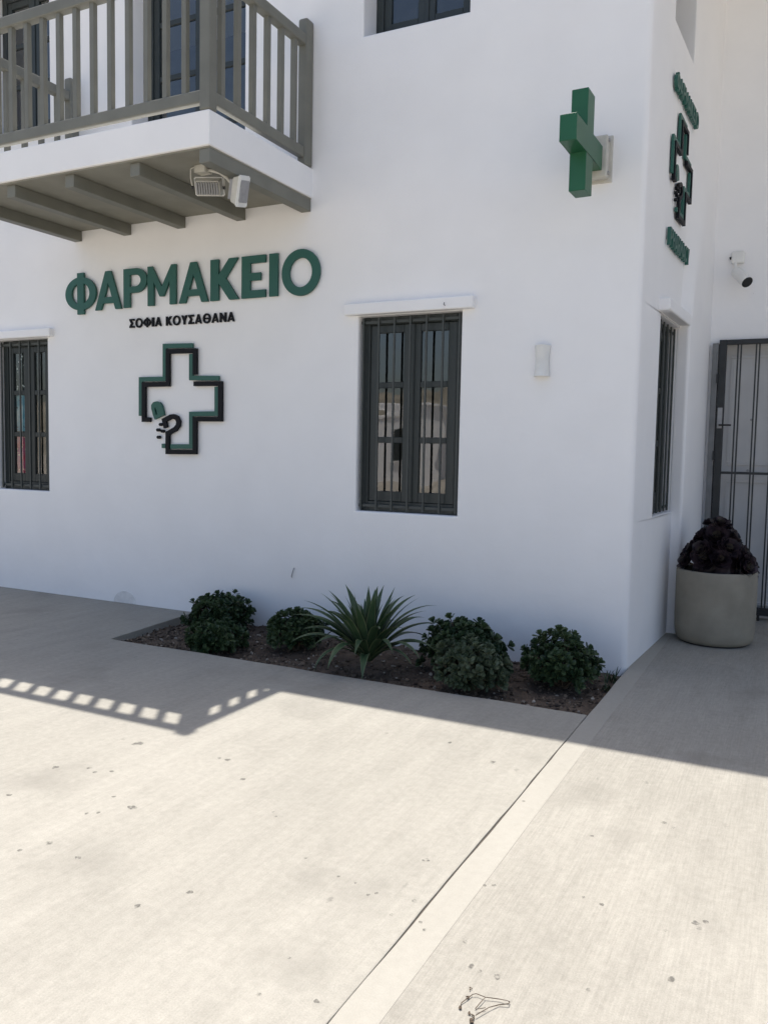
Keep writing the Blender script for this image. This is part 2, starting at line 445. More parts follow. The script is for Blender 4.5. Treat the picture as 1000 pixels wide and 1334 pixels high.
def gridwall(us_, holes, f):
    for i in range(len(us_) - 1):
        for j in range(len(zs) - 1):
            u0, u1, z0, z1 = us_[i], us_[i + 1], zs[j], zs[j + 1]
            uc, zc = (u0 + u1) / 2, (z0 + z1) / 2
            hole = next((h for h in holes if h[0] < uc < h[1] and h[2] < zc < h[3]), None)
            if hole is None:
                quad(f(u0, 0, z0), f(u1, 0, z0), f(u1, 0, z1), f(u0, 0, z1)); continue
            d = -hole[4]
            for (a, b) in (((u0, z0), (u0, z1)) if abs(u0 - hole[0]) < 1e-4 else None, ((u1, z1), (u1, z0)) if abs(u1 - hole[1]) < 1e-4 else None,
                           ((u1, z0), (u0, z0)) if abs(z0 - round(hole[2], 4)) < 1e-4 else None, ((u0, z1), (u1, z1)) if abs(z1 - round(hole[3], 4)) < 1e-4 else None) if False else \
                    [e for e in ([((u0, z0), (u0, z1))] if abs(u0 - hole[0]) < 1e-4 else []) + ([((u1, z1), (u1, z0))] if abs(u1 - hole[1]) < 1e-4 else [])
                     + ([((u1, z0), (u0, z0))] if abs(z0 - round(hole[2], 4)) < 1e-4 else []) + ([((u0, z1), (u1, z1))] if abs(z1 - round(hole[3], 4)) < 1e-4 else [])]:
                p, q = f(a[0], 0, a[1]), f(b[0], 0, b[1])
                quad(p, q, f(b[0], d, b[1]), f(a[0], d, a[1]))
                rim.add(frozenset((vert(p), vert(q))))
gridwall(us, FH, lambda u, o, z: Vector((u, -o, z)))
gridwall(ss, SH, SW)
bm.edges.ensure_lookup_table()
corner = [e for e in bm.edges if all(abs(v.co.x) < 1e-5 and abs(v.co.y) < 1e-5 for v in e.verts)]
rims = [e for e in bm.edges if frozenset(e.verts) in rim]
bmesh.ops.recalc_face_normals(bm, faces=bm.faces)
bmesh.ops.bevel(bm, geom=corner, offset=0.045, segments=5, profile=0.5, affect='EDGES', clamp_overlap=False)
rims = [e for e in rims if e.is_valid]
bmesh.ops.bevel(bm, geom=rims, offset=0.014, segments=3, profile=0.5, affect='EDGES', clamp_overlap=False)
wall = mk('wall', bm, PLASTER, bld)
# the closing parts of the shell
bm = NB(); box(bm, (-12, 0.02, H - 0.25), (6, 9, H - 0.04)); mk('roof', bm, PLASTER, bld)
bm = NB(); box(bm, (-12, 0.30, 3.70), (-0.02, 8.9, 3.90)); mk('floor_slab', bm, INTERIOR, bld)
bm = NB(); box(bm, (-12.2, 0.0, -0.12), (-12.003, 9, H)); mk('gable_wall', bm, PLASTER, bld)
bm = NB(); box(bm, (-12.2, 9.003, -0.12), (6.2, 9.2, H)); mk('rear_wall', bm, PLASTER, bld)
bm = NB(); box(bm, (-11.9, 2.2, -0.1), (-0.35, 2.3, H - .26)); mk('partition_wall', bm, INTERIOR, bld)
# the thicker lower stretch of the side wall, and the swelling above it
bm = NB(); loops = [[(1.50, -0.05), (2.75, -0.05), (2.75, 0.09), (1.50, 0.09)]]
prism(bm, loops, lambda u, v, d: SW(u, v, d), -0.12, 2.79)
es = [e for e in bm.edges if len(e.link_faces) == 2 and abs(e.verts[0].co.z - e.verts[1].co.z) > 1]
bmesh.ops.bevel(bm, geom=es, offset=0.03, segments=4, profile=0.5, affect='EDGES')
mk('buttress', bm, PLASTER, bld)
bm = NB(); rows = []
def sstep(q): q = max(0, min(1, q)); return q * q * (3 - 2 * q)
for j in range(41):
    z = 2.789 + (H - .003 - 2.789) * j / 40; q = sstep((z - 2.79) / 2.1)
    s0 = 1.49 + .17 * q; ln = .07 + 1.0 * q
    rows.append([bm.verts.new(SW(s0 + (2.76 - s0) * (k / 24) ** 1.5, -.004 + .0935 * sstep((2.76 - s0) * (k / 24) ** 1.5 / ln), z)) for k in range(25)])
for a, b in zip(rows[:-1], rows[1:]):
    for k in range(24): bm.faces.new((a[k], a[k + 1], b[k + 1], b[k]))
mk('wall_swelling', bm, PLASTER, bld, smooth=True)
# back wall with its doorway
bm = NB(); cache = {}; rim = set(); zs2 = zs
GX0, GX1, GZ = 0.335, 1.32, 2.69
zs = sorted(set(zs2) | {GZ})
gridwall([0.05, GX0, GX1, 6.0], [(GX0, GX1, -0.12, GZ, 0.14)], lambda u, o, z: Vector((u, BW - o, z)))
rims = [e for e in bm.edges if frozenset(e.verts) in rim and min(v.co.z for v in e.verts) > -0.11]
bmesh.ops.recalc_face_normals(bm, faces=bm.faces)
bmesh.ops.bevel(bm, geom=rims, offset=0.012, segments=2, profile=0.5, affect='EDGES', clamp_overlap=False)
mk('back_wall', bm, PLASTER, bld)
# white door behind the gate
DY = BW + 0.10
bm = NB(); box(bm, (GX0 + .003, DY, -0.02), (GX1 - .003, DY + .05, GZ - .003))
dr = mk('door', bm, DOORW, bld)
for z0, z1 in ((0.12, 1.36), (1.50, 2.58)):
    bm = NB()
    for a, b in (((GX0 + .07, z0), (GX1 - .07, z0 + .03)), ((GX0 + .07, z1 - .03), (GX1 - .07, z1)), ((GX0 + .07, z0 + .031), (GX0 + .10, z1 - .031)), ((GX1 - .10, z0 + .031), (GX1 - .07, z1 - .031))):
        box(bm, (a[0], DY - .014, a[1]), (b[0], DY + .002, b[1]), .004)
    mk('moulding', bm, DOORW, dr)
for px, py, r in ((978.5, 547, .012), (973.6, 613, .012)):
    p = on_y(px, py, DY); bm = NB(); tube(bm, [(p.x, DY + .002, p.z), (p.x, DY - .035, p.z)], r, 10); mk('door_knob', bm, FINGREY, dr)

# lintels over the ground-floor windows
def lintel(x0, x1, z0, z1, d=0.062):
    bm = NB(); box(bm, (x0, -d, z0), (x1, 0.02, z1), 0.012, seg=3); return mk('lintel', bm, PLASTER, bld)
lintel(-2.415, -1.262, 2.709, 2.806)
lintel(-6.87, -5.885, 2.69, 2.775)
bm = NB(); prism(bm, [[(0.60, -0.03), (1.515, -0.03), (1.515, 0.088), (0.60, 0.088)]], lambda u, v, d: SW(u, v, d), 2.715, 2.812)
bmesh.ops.bevel(bm, geom=list(bm.edges), offset=0.012, segments=3, profile=0.5, affect='EDGES')
mk('lintel', bm, PLASTER, bld)
p = on_y(579, 396, -.066); bm = NB(); tube(bm, [(p.x, -.055, p.z - .01), (p.x, -.085, p.z - .006), (p.x + .004, -.085, p.z + .012)], .003, 6); mk('hook', bm, BLACKP, bld)

# ---- windows: f(u, d, z) with u from the left jamb, d depth behind the wall face
def make_window(f, wd, z0, z1, depth, rows, bars, label=None, sill_gap=0.0):
    """outer frame > two casements, panes, bars"""
    fw = 0.07; sw = 0.065; ht = z1 - z0
    def bx(bm, u0, u1, d0, d1, a, b, bev=0.004):
        pts = [f(u, d, z) for z in (a, b) for d in (d0, d1) for u in (u0, u1)]
        vsn = [bm.verts.new(p) for p in pts]
        fs = [bm.faces.new([vsn[i] for i in q]) for q in ((0, 1, 3, 2), (4, 6, 7, 5), (0, 4, 5, 1), (2, 3, 7, 6), (0, 2, 6, 4), (1, 5, 7, 3))]
        bmesh.ops.recalc_face_normals(bm, faces=fs)
        if bev:
            bmesh.ops.bevel(bm, geom=list({e for q in fs for e in q.edges}), offset=bev, segments=1, affect='EDGES')
    e = 0.001
    bm = NB()
    bx(bm, e, fw, depth, depth + .07, z0 + e, z1 - e); bx(bm, wd - fw, wd - e, depth, depth + .07, z0 + e, z1 - e)
    bx(bm, fw, wd - fw, depth + .001, depth + .069, z0 + e, z0 + .085); bx(bm, fw, wd - fw, depth + .001, depth + .069, z1 - .065, z1 - e)
    win = mk('window', bm, WINPAINT, bld)
    if label: win['label'] = label
    mid = wd / 2
    a, b = z0 + .087, z1 - .067
    nr = rows
    for (u0, u1) in ((fw + .002, mid - .006), (mid + .006, wd - fw - .002)):
        bm = NB(); c = depth + .012
        bx(bm, u0, u0 + sw, c, c + .045, a, b); bx(bm, u1 - sw - .012, u1, c, c + .045, a, b)
        bot = 0.085; top = 0.065; rail = 0.05
        bx(bm, u0 + sw, u1 - sw - .012, c + .001, c + .044, a, a + bot); bx(bm, u0 + sw, u1 - sw - .012, c + .001, c + .044, b - top, b)
        ph = (b - top - a - bot - rail * (nr - 1)) / nr
        for k in range(1, nr):
            zz = a + bot + k * ph + (k - 1) * rail
            bx(bm, u0 + sw, u1 - sw - .012, c + .004, c + .041, zz, zz + rail)
        cs = mk('casement', bm, WINPAINT, win)
        for k in range(nr):
            zz = a + bot + k * (ph + rail)
            bm = NB(); bx(bm, u0 + sw - .004, u1 - sw - .008, c + .020, c + .025, zz - .004, zz + ph + .004, 0)
            mk('pane', bm, GLASS, win)
    bm = NB(); bx(bm, mid - .018, mid + .018, depth + .002, depth + .011, a, b, .003); mk('meeting_strip', bm, WINPAINT, win)
    if bars:
        for k in range(bars):
            u = 0.028 + (wd - 0.056) * k / (bars - 1)
            bm = NB(); bx(bm, u - .008, u + .008, .030, .046, z0 + .012, z1 - .012, .002); mk('window_bar', bm, BARPAINT, win)
        for a2, b2 in ((z0 + .035, z0 + .060), (z1 - .060, z1 - .035)):
            bm = NB(); bx(bm, .004, wd - .004, .047, .055, a2, b2, .002); mk('bar_rail', bm, BARPAINT, win)
    return win
for (x0, x1, z0, z1, d), (dep, bars, lab) in zip(FH[:4], ((.085, 6, 'barred window with posters behind its left casement'), (.085, 7, 'barred window between the emblem and the wall light'), (DEEP - .02, 0, None), (DEEP - .02, 0, None))):
    make_window(lambda u, dd, z, x0=x0: Vector((x0 + u, dd, z)), x1 - x0, z0, z1, dep, 3, bars, lab)
make_window(lambda u, dd, z: SW(0.70 + u, -dd, z), 0.80, 1.09, 2.70, .085, 3, 6, 'barred window in the side wall')
make_window(lambda u, dd, z: SW(0.765 + u, -dd, z), 0.875, 4.97, 6.35, .26, 3, 0)
x0, x1, z0, z1, d = FH[4]
make_window(lambda u, dd, z: Vector((x0 + u, dd, z)), x1 - x0, z0, z1, DEEP - .02, 4, 0, 'glazed balcony door with many panes')

# semicircular patch and small marks on the facade
bm = NB(); pp = on_y(163, 786)
arc = [(pp.x + .15 * math.cos(a), 0.12 * math.sin(a)) for a in [math.pi * k / 20 for k in range(21)]]
prism(bm, [arc], lambda u, v, dd: Vector((u, -dd, v + .002)), -.01, .005)
mk('plaster_patch', bm, mat_basic('patch_mortar', (0.72, 0.715, 0.71), 0.9, 0.12, 12.0, .001, 60.0), bld)
p = on_y(380, 748); bm = NB(); tube(bm, [(p.x, .005, p.z - .03), (p.x + .004, -.012, p.z - .02), (p.x + .025, -.016, p.z + .045), (p.x + .03, -.008, p.z + .06)], .004, 6); mk('cable_stub', bm, FINGREY, bld)

# ------------------------------------------------------------------ balcony
BX0, BX1, BY, BZ0, BZ1 = -5.58, -2.774, -1.385, 3.728, 3.974
bm = NB(); box(bm, (BX0, BY, BZ0), (BX1, 0.01, BZ1), 0.010, seg=2)
balc = mk('balcony', bm, PLASTER, bld); balc['label'] = 'white balcony slab with grey timber railing and beams'
bm = NB(); box(bm, (BX0 + .02, BY + .02, BZ0 - .012), (BX1 - .012, -0.002, BZ0 + .004)); mk('soffit', bm, SOFFIT, balc)
for k, xr in enumerate((-2.786, -3.470, -4.152, -4.820, -5.475)):
    bm = NB(); box(bm, (xr - .095, BY + .022 + (.03 if 0 < k < 4 else 0), BZ0 - .112), (xr, -0.001, BZ0 - .0125), .005)
    mk('beam', bm, GREYPAINT, balc)
PX = BX1 - .042                                              # railing line of the right-hand side
PXL = BX0 + .042; PY = BY + .042
def post(x, y, hw=.046, top=5.14, cap=True):
    bm = NB()
    box(bm, (x - hw, y - hw, BZ1 + .001), (x + hw, y + hw, top), .012, seg=3)
    return mk('post', bm, GREYPAINT, balc)
post(PX, PY); post(PXL, PY)
for x in (PX, PXL):
    bm = NB(); box(bm, (x - .046, -.118, BZ1 + .001), (x + .046, -.004, 5.17), .022, seg=4); mk('post', bm, GREYPAINT, balc)
RT0, RT1, RB0, RB1 = 4.945, 5.035, 4.035, 4.125
def rail(a, b, z0, z1, w):
    bm = NB()
    if abs(a[0] - b[0]) > abs(a[1] - b[1]): box(bm, (a[0], a[1] - w, z0), (b[0], a[1] + w, z1), .010, seg=2)
    else: box(bm, (a[0] - w, a[1], z0), (a[0] + w, b[1], z1), .010, seg=2)
    mk('rail', bm, GREYPAINT, balc)
e = .045
for z0, z1, wd in ((RT0, RT1, .040), (RB0, RB1, .030)):
    rail((PXL + e, PY), (PX - e, PY), z0, z1, wd)
    rail((PX, PY + e), (PX, -.116), z0, z1, wd); rail((PXL, PY + e), (PXL, -.116), z0, z1, wd)
bm = NB(); box(bm, (-.022, -.022, RB1 - .004), (.022, .022, RT0 + .004), .003, seg=1)
first = None
spots = [(-3.022 - .1795 * k, PY) for k in range(14)]
for X in (PX, PXL): spots += [(X, -1.197 + .191 * k) for k in range(6)]
for x, y in spots:
    if first is None:
        first = mk('baluster', bm, GREYPAINT, balc, origin=(0, 0, RB1)); COL.objects.unlink(first)
        me = first.data
    o = bpy.data.objects.new('baluster', me); put(o, (x, y, RB1), balc)
bpy.data.objects.remove(first)

# ------------------------------------------------------------------ letters
def ell(cx, cy, rx, ry, a0=0, a1=360, n=40):
    return [(cx + rx * math.cos(R_(a0 + (a1 - a0) * k / n)), cy + ry * math.sin(R_(a0 + (a1 - a0) * k / n))) for k in range(n + (0 if abs(a1 - a0) == 360 else 1))]
def glyph(ch):
    """loops in the unit box; list of polygons, each [outer, holes...]"""
    if ch == 'Ι': return [[[(0, 0), (1, 0), (1, 1), (0, 1)]]]
    if ch == 'Ε': return [[[(0, 0), (1, 0), (1, .18), (.36, .18), (.36, .41), (.80, .41), (.80, .59), (.36, .59), (.36, .82), (1, .82), (1, 1), (0, 1)]]]
    if ch == 'Κ': return [[[(0, 0), (.29, 0), (.29, .42), (.68, 0), (1.02, 0), (.55, .53), (.99, 1), (.67, 1), (.29, .62), (.29, 1), (0, 1)]]]
    if ch == 'Α': return [[[(0, 0), (.225, 0), (.29, .165), (.71, .165), (.775, 0), (1, 0), (.605, 1), (.395, 1)], [(.36, .325), (.64, .325), (.50, .70)]]]
    if ch in 'ΡPR':
        out = [(0, 0), (.27, 0), (.27, .37)] + ell(.52, .685, .48, .315, -90, 90, 16) + [(0, 1)]
        if ch == 'R': out = [(0, 0), (.30, 0), (.30, .35), (.42, .35), (.68, 0), (1.02, 0), (.70, .42)] + ell(.52, .685, .46, .315, -62, 90, 16) + [(0, 1)]
        return [[out, [(.27, .533)] + ell(.50, .685, .24, .152, -90, 90, 12) + [(.27, .837)]]]
    if ch == 'Μ': return [[[(0, 0), (.215, 0), (.215, .60), (.43, .22), (.57, .22), (.785, .60), (.785, 0), (1, 0), (1, 1), (.84, 1), (.5, .46), (.16, 1), (0, 1)]]]
    if ch == 'Ο': return [[ell(.5, .5, .5, .5), ell(.5, .5, .30, .315)]]
    if ch == 'Θ': return [[ell(.5, .5, .5, .5), ell(.5, .5, .285, .325)], [[(.33, .42), (.67, .42), (.67, .58), (.33, .58)]]]
    if ch == 'Φ':
        h = .105; q = math.degrees(math.asin(h / .5)); yy = .40
        out = ell(.5, .5, .5, yy, -90 + q, 90 - q, 20) + [(.5 + h, 1), (.5 - h, 1)] + ell(.5, .5, .5, yy, 90 + q, 270 - q, 20) + [(.5 - h, 0), (.5 + h, 0)]
        qi = math.degrees(math.asin(h / .295))
        return [[out, ell(.5, .5, .295, .255, -90 + qi, 90 - qi, 14), ell(.5, .5, .295, .255, 90 + qi, 270 - qi, 14)]]
    if ch == 'Σ': return [[[(0, 0), (1, 0), (1, .2), (.42, .2), (.70, .5), (.42, .8), (1, .8), (1, 1), (0, 1), (0, .84), (.33, .5), (0, .16)]]]
    if ch in 'ΥY': return [[[(.35, 0), (.65, 0), (.65, .4), (1, 1), (.68, 1), (.5, .62), (.32, 1), (0, 1), (.35, .4)]]]
    if ch == 'Ν': return [[[(0, 0), (.27, 0), (.27, .56), (.75, 0), (1, 0), (1, 1), (.73, 1), (.73, .44), (.25, 1), (0, 1)]]]
    if ch == 'H': return [[[(0, 0), (.28, 0), (.28, .40), (.72, .40), (.72, 0), (1, 0), (1, 1), (.72, 1), (.72, .59), (.28, .59), (.28, 1), (0, 1)]]]
    if ch == 'C': return [[ell(.5, .5, .5, .5, 42, 318, 30) + ell(.5, .5, .24, .31, 318, 42, 30)]]
def letter(ch, x0, x1, z0, z1, f, d0, d1, mat, parent):
    bm = NB()
    for loops in glyph(ch):
        prism(bm, [[(x0 + (x1 - x0) * u, z0 + (z1 - z0) * v) for u, v in l] for l in loops], lambda u, v, d: f(u, d, v), d0, d1)
    return mk('letter', bm, mat, parent)
front = lambda u, d, v: Vector((u, -d, v))
side = lambda u, d, v: SW(u, d, v)
Z0, Z1 = 2.921, 3.290
BIG = [('Φ', -5.680, -5.262, 2.890, 3.300), ('Α', -5.272, -4.926, Z0 - .004, Z1), ('Ρ', -4.896, -4.600, Z0, Z1), ('Μ', -4.590, -4.245, Z0, Z1), ('Α', -4.208, -3.866, Z0, Z1),
       ('Κ', -3.838, -3.525, Z0, Z1), ('Ε', -3.488, -3.232, Z0, Z1), ('Ι', -3.190, -3.101, Z0, Z1), ('Ο', -3.058, -2.670, Z0 - .014, Z1 + .014)]
sg = empty('letter_sign', (-4.2, 0, 2.9), 'large raised green capital letters on the facade below the balcony', 'sign')
for ch, a, b, z0, z1 in BIG: letter(ch, a, b, z0, z1, front, 0.012, 0.034, GREENL, sg)
sg2 = empty('letter_sign', (-4.2, 0, 2.72), 'small black raised letters under the big green word', 'sign')
WID = {'Ι': .32, 'Ε': .70, 'Σ': .74, 'Φ': 1.06, 'Ο': 1.04, 'Θ': 1.04, 'Μ': .95, 'Κ': .82, 'Α': .92, 'Υ': .84, 'Ν': .86, ' ': .34, 'Ρ': .78, 'P': .76, 'H': .86, 'R': .80, 'C': .90, 'Y': .84}
def word(txt, x0, x1, z0, z1, f, d0, d1, mat, parent, gap=.10):
    tot = sum(WID[c] for c in txt) + gap * (len(txt) - 1); k = (x1 - x0) / tot; x = x0
    for c in txt:
        wd = WID[c] * k
        if c != ' ': letter(c, x, x + wd, z0 - (.04 * (z1 - z0) if c in 'ΟΘΦ' else 0), z1 + (.04 * (z1 - z0) if c in 'ΟΘΦ' else 0), f, d0, d1, mat, parent)
        x += wd + gap * k
word('ΣΟΦΙΑ ΚΟΥΣΑΘΑΝΑ', -4.838, -3.578, 2.727, 2.813, front, .006, .018, BLACKL, sg2, .15)
sg3 = empty('letter_sign', SW(1.2, 0, 4.44), 'raised green letters above the emblem on the side wall', 'sign')
k = (1.735 - .735) / (5.680 - 2.670)
for ch, a, b, z0, z1 in BIG:
    letter(ch, .735 + (a + 5.680) * k, .735 + (b + 5.680) * k, 4.442 + (z0 - Z0) * k, 4.442 + (z1 - Z0) * k * 1.05, side, .012, .040, GREENL, sg3)
sg4 = empty('letter_sign', SW(1.2, 0, 3.24), 'raised green letters below the emblem on the side wall', 'sign')
word('PHΑRΜΑCY', .735, 1.575, 3.245, 3.382, side, .012, .040, GREENL, sg4)

# ---- emblem, traced as strokes in the facade plane
def EZ(x, y): p = on_y(170 + x / 7.692, 430 + y / 7.692, -.035); return (p.x, p.z)
def ribbon(pts, hw):
    pts = [Vector(p) for p in pts]; L = []; Rr = []
    n = len(pts)
    for i, p in enumerate(pts):
        if i == 0: t = (pts[1] - p).normalized(); nn = Vector((-t.y, t.x)); L.append(p + nn * hw - t * hw * .4); Rr.append(p - nn * hw - t * hw * .4)
        elif i == n - 1: t = (p - pts[-2]).normalized(); nn = Vector((-t.y, t.x)); L.append(p + nn * hw + t * hw * .4); Rr.append(p - nn * hw + t * hw * .4)
        else:
            t0 = (p - pts[i - 1]).normalized(); t1 = (pts[i + 1] - p).normalized()
            n0 = Vector((-t0.y, t0.x)); n1 = Vector((-t1.y, t1.x)); mm = (n0 + n1).normalized(); s = hw / max(.5, mm.dot(n0))
            L.append(p + mm * s); Rr.append(p - mm * s)
    return [tuple(q) for q in L] + [tuple(q) for q in Rr[::-1]]
G_ST = [[(610, 152), (335, 158), (335, 488), (95, 492), (95, 850)], [(600, 245), (600, 478), (872, 480)], [(855, 575), (855, 836), (600, 840), (600, 1166), (400, 1166)], [(315, 1160), (335, 1160)]]
B_ST = [[(190, 897), (131, 897), (131, 546), (372, 541), (372, 213), (643, 205), (643, 435)],
        [(640, 537), (897, 534), (897, 892), (642, 892), (642, 1222), (370, 1220), (370, 1035), (448, 990), (474, 955), (478, 915), (462, 880), (432, 864), (400, 868), (335, 903), (350, 970)]]
PILL = [(240, 895), (222, 850), (206, 785), (205, 750), (225, 722), (258, 712), (290, 722), (312, 755), (326, 805), (334, 850)]
SLIT = [(250, 845), (238, 790), (245, 770), (262, 812), (266, 850)]
DOTS = [(297, 945), (270, 1000), (315, 1012), (275, 1073)]
HWS = .0215
def emblem(name, label, loc, f, tr, kk, dep=1.0):
    t = empty(name, loc, label, 'emblem')
    def add(nm, loops, d0, d1, mat):
        bm = NB(); prism(bm, [[tr(p) for p in l] for l in loops], lambda u, v, d: f(u, d, v), d0, d1); mk(nm, bm, mat, t)
    for s in G_ST: add('green_outline', [ribbon([EZ(*p) for p in s], HWS)], .010, .030, GREENL)
    for s in B_ST: add('black_outline', [ribbon([EZ(*p) for p in s], HWS)], .013, .040, BLACKL)
    add('pill_half', [[EZ(*p) for p in PILL], [EZ(*p) for p in SLIT]], .010, .034, GREENL)
    for x, y in DOTS:
        add('dot', [[EZ(x + 17 * math.cos(a), y + 17 * math.sin(a)) for a in [2 * math.pi * k_ / 10 for k_ in range(10)]]], .010, .034, BLACKL)
    return t
emblem('cross_emblem', 'green and black outlined cross with a broken pill under the small black letters', (-4.2, 0, 1.5), front, lambda p: p, 1)
cx, cz = EZ(500, 680)
emblem('cross_emblem', 'green and black outlined cross with a broken pill on the side wall', SW(1.17, 0, 3.54), side, lambda p: (1.17 + (p[0] - cx) * .80, 3.935 + (p[1] - cz) * .78), .8)

# ------------------------------------------------------------------ projecting green cross
L_, W_, T_ = .665, .168, .113
xc = empty('pharmacy_cross_sign', (-.354, -.07, 3.34), 'solid green three dimensional cross projecting from the facade on a pale bracket box', 'sign')
q = Matrix.Rotation(R_(-1.6), 3, 'Z')
def cx3(u, v, d): return q @ Vector((d, u, v)) + Vector((-.358, -.440, 3.692))
a, b = W_ / 2, L_ / 2
bm = NB()
prism(bm, [[(-a, -b), (a, -b), (a, -a), (b, -a), (b, a), (a, a), (a, b), (-a, b), (-a, a), (-b, a), (-b, -a), (-a, -a)]], cx3, -T_ / 2, T_ / 2)
bmesh.ops.bevel(bm, geom=[e_ for e_ in bm.edges if len(e_.link_faces) == 2 and e_.calc_face_angle(0) > .5], offset=.003, segments=1, affect='EDGES')
mk('cross_body', bm, GREENX, xc)
bm = NB(); box(bm, (-.415, -.095, 3.565), (-.262, -.016, 3.860), .010); mk('bracket_box', bm, OLDPLASTIC, xc)
bm = NB(); box(bm, (-.428, -.0155, 3.548), (-.240, .004, 3.875), .004); mk('wall_plate', bm, OLDPLASTIC, xc)
bm = NB(); box(bm, (-.392, -.112, 3.63), (-.325, -.094, 3.74), .004); mk('bracket_arm', bm, OLDPLASTIC, xc)
for z in (3.60, 3.83):
    bm = NB(); tube(bm, [(-.2625, -.055, z), (-.253, -.055, z)], .014, 10); mk('bolt', bm, FINGREY, xc)

# ------------------------------------------------------------------ wall light
lp = empty('wall_light', (-.708, 0, 2.165), 'small white waisted up and down wall light beside the barred window', 'wall light')
bm = NB(); rings = []
for k in range(13):
    v = k / 12; z = 2.168 + .232 * v; wv = .050 + .010 * abs(2 * v - 1) ** 1.6
    rings.append([bm.verts.new((-.708 + wv * math.cos(a_), -.004 - (wv * 1.35) * math.sin(a_), z)) for a_ in [math.pi * j / 18 for j in range(19)]])
for A_, B_ in zip(rings[:-1], rings[1:]):
    for j in range(18): bm.faces.new((A_[j], A_[j + 1], B_[j + 1], B_[j]))
inner = []
for rr, dz in ((rings[-1], -.03), (rings[0], .03)):
    cc = Vector((-.708, -.004, rr[0].co.z))
    n_ = [bm.verts.new(cc + (v.co - cc) * .86) for v in rr]; m_ = [bm.verts.new(v.co + Vector((0, 0, dz))) for v in n_]
    for j in range(18): bm.faces.new((rr[j], rr[j + 1], n_[j + 1], n_[j])); bm.faces.new((n_[j], n_[j + 1], m_[j + 1], m_[j]))
    bm.faces.new(m_)
bmesh.ops.recalc_face_normals(bm, faces=bm.faces)
mk('shade', bm, PLASTIC, lp, smooth=True, angle=40)
bm = NB(); box(bm, (-.752, -.0035, 2.20), (-.664, .004, 2.37), .002); mk('back_plate', bm, PLASTIC, lp)

# ------------------------------------------------------------------ security camera on the back wall
p = on_y(961, 335, BW - .04)
sc_ = empty('security_camera', (p.x, BW, p.z - .25), 'white bullet security camera with black lens face under a junction box', 'camera')
bm = NB(); box(bm, (p.x - .058, BW - .062, p.z - .058), (p.x + .058, BW + .004, p.z + .058), .014, seg=3); mk('junction_box', bm, PLASTIC, sc_)
bm = NB(); tube(bm, [(p.x - .058, BW - .03, p.z), (p.x - .075, BW - .03, p.z - .004)], .014, 8); mk('cable_gland', bm, BLACKP, sc_)
bm = NB(); tube(bm, [(p.x - .02, BW - .05, p.z - .055), (p.x - .02, BW - .055, p.z - .10), (p.x - .01, BW - .09, p.z - .14)], .016, 10); mk('arm', bm, PLASTIC, sc_, smooth=True, angle=50)
q0 = Vector((p.x - .015, BW - .085, p.z - .135)); q1 = on_y(973, 367.5, BW - .22); dv = (q1 - q0).normalized()
bm = NB(); tube(bm, [q0 - dv * .02, q0, q0 + dv * .02, q1 - dv * .012, q1], [.025, .040, .050, .054, .054], 20); mk('camera_body', bm, PLASTIC, sc_, smooth=True, angle=40)
bm = NB(); tube(bm, [q1 + dv * .0005, q1 + dv * .006], [.053, .048], 20); mk('lens_face', bm, BLACKP, sc_)

# ------------------------------------------------------------------ floodlights under the balcony corner
ft = empty('floodlight_pair', (-2.95, -1.0, 3.46), 'pair of pale floodlights on a bent bracket under the balcony corner', 'floodlight')
FY = -1.0
def fp(px, py, y=FY): return on_y(px, py, y)
bm = NB(); tube(bm, [fp(264, 221, -1.06), fp(276, 222, -1.06), fp(287, 225, -1.06), fp(295, 231, -1.04), fp(306, 244)], .012, 8); mk('bracket_arm', bm, OLDPLASTIC, ft, smooth=True, angle=60)
bm = NB(); box(bm, (fp(271, 216).x - .05, FY - .10, BZ0 - .0135), (fp(271, 216).x + .05, FY - .02, BZ0 - .060), .006); mk('bracket_foot', bm, OLDPLASTIC, ft)
bm = NB(); tube(bm, [fp(258, 197, -1.28), fp(254, 203, -1.2), fp(255, 210, -1.12), fp(264, 215, -1.08)], .006, 6); mk('cable', bm, BLACKP, ft, smooth=True, angle=60)
bm = NB(); tube(bm, [fp(271, 214), fp(271, 219), fp(265, 224), fp(262, 229)], .005, 6); mk('cable', bm, OLDPLASTIC, ft, smooth=True, angle=60)
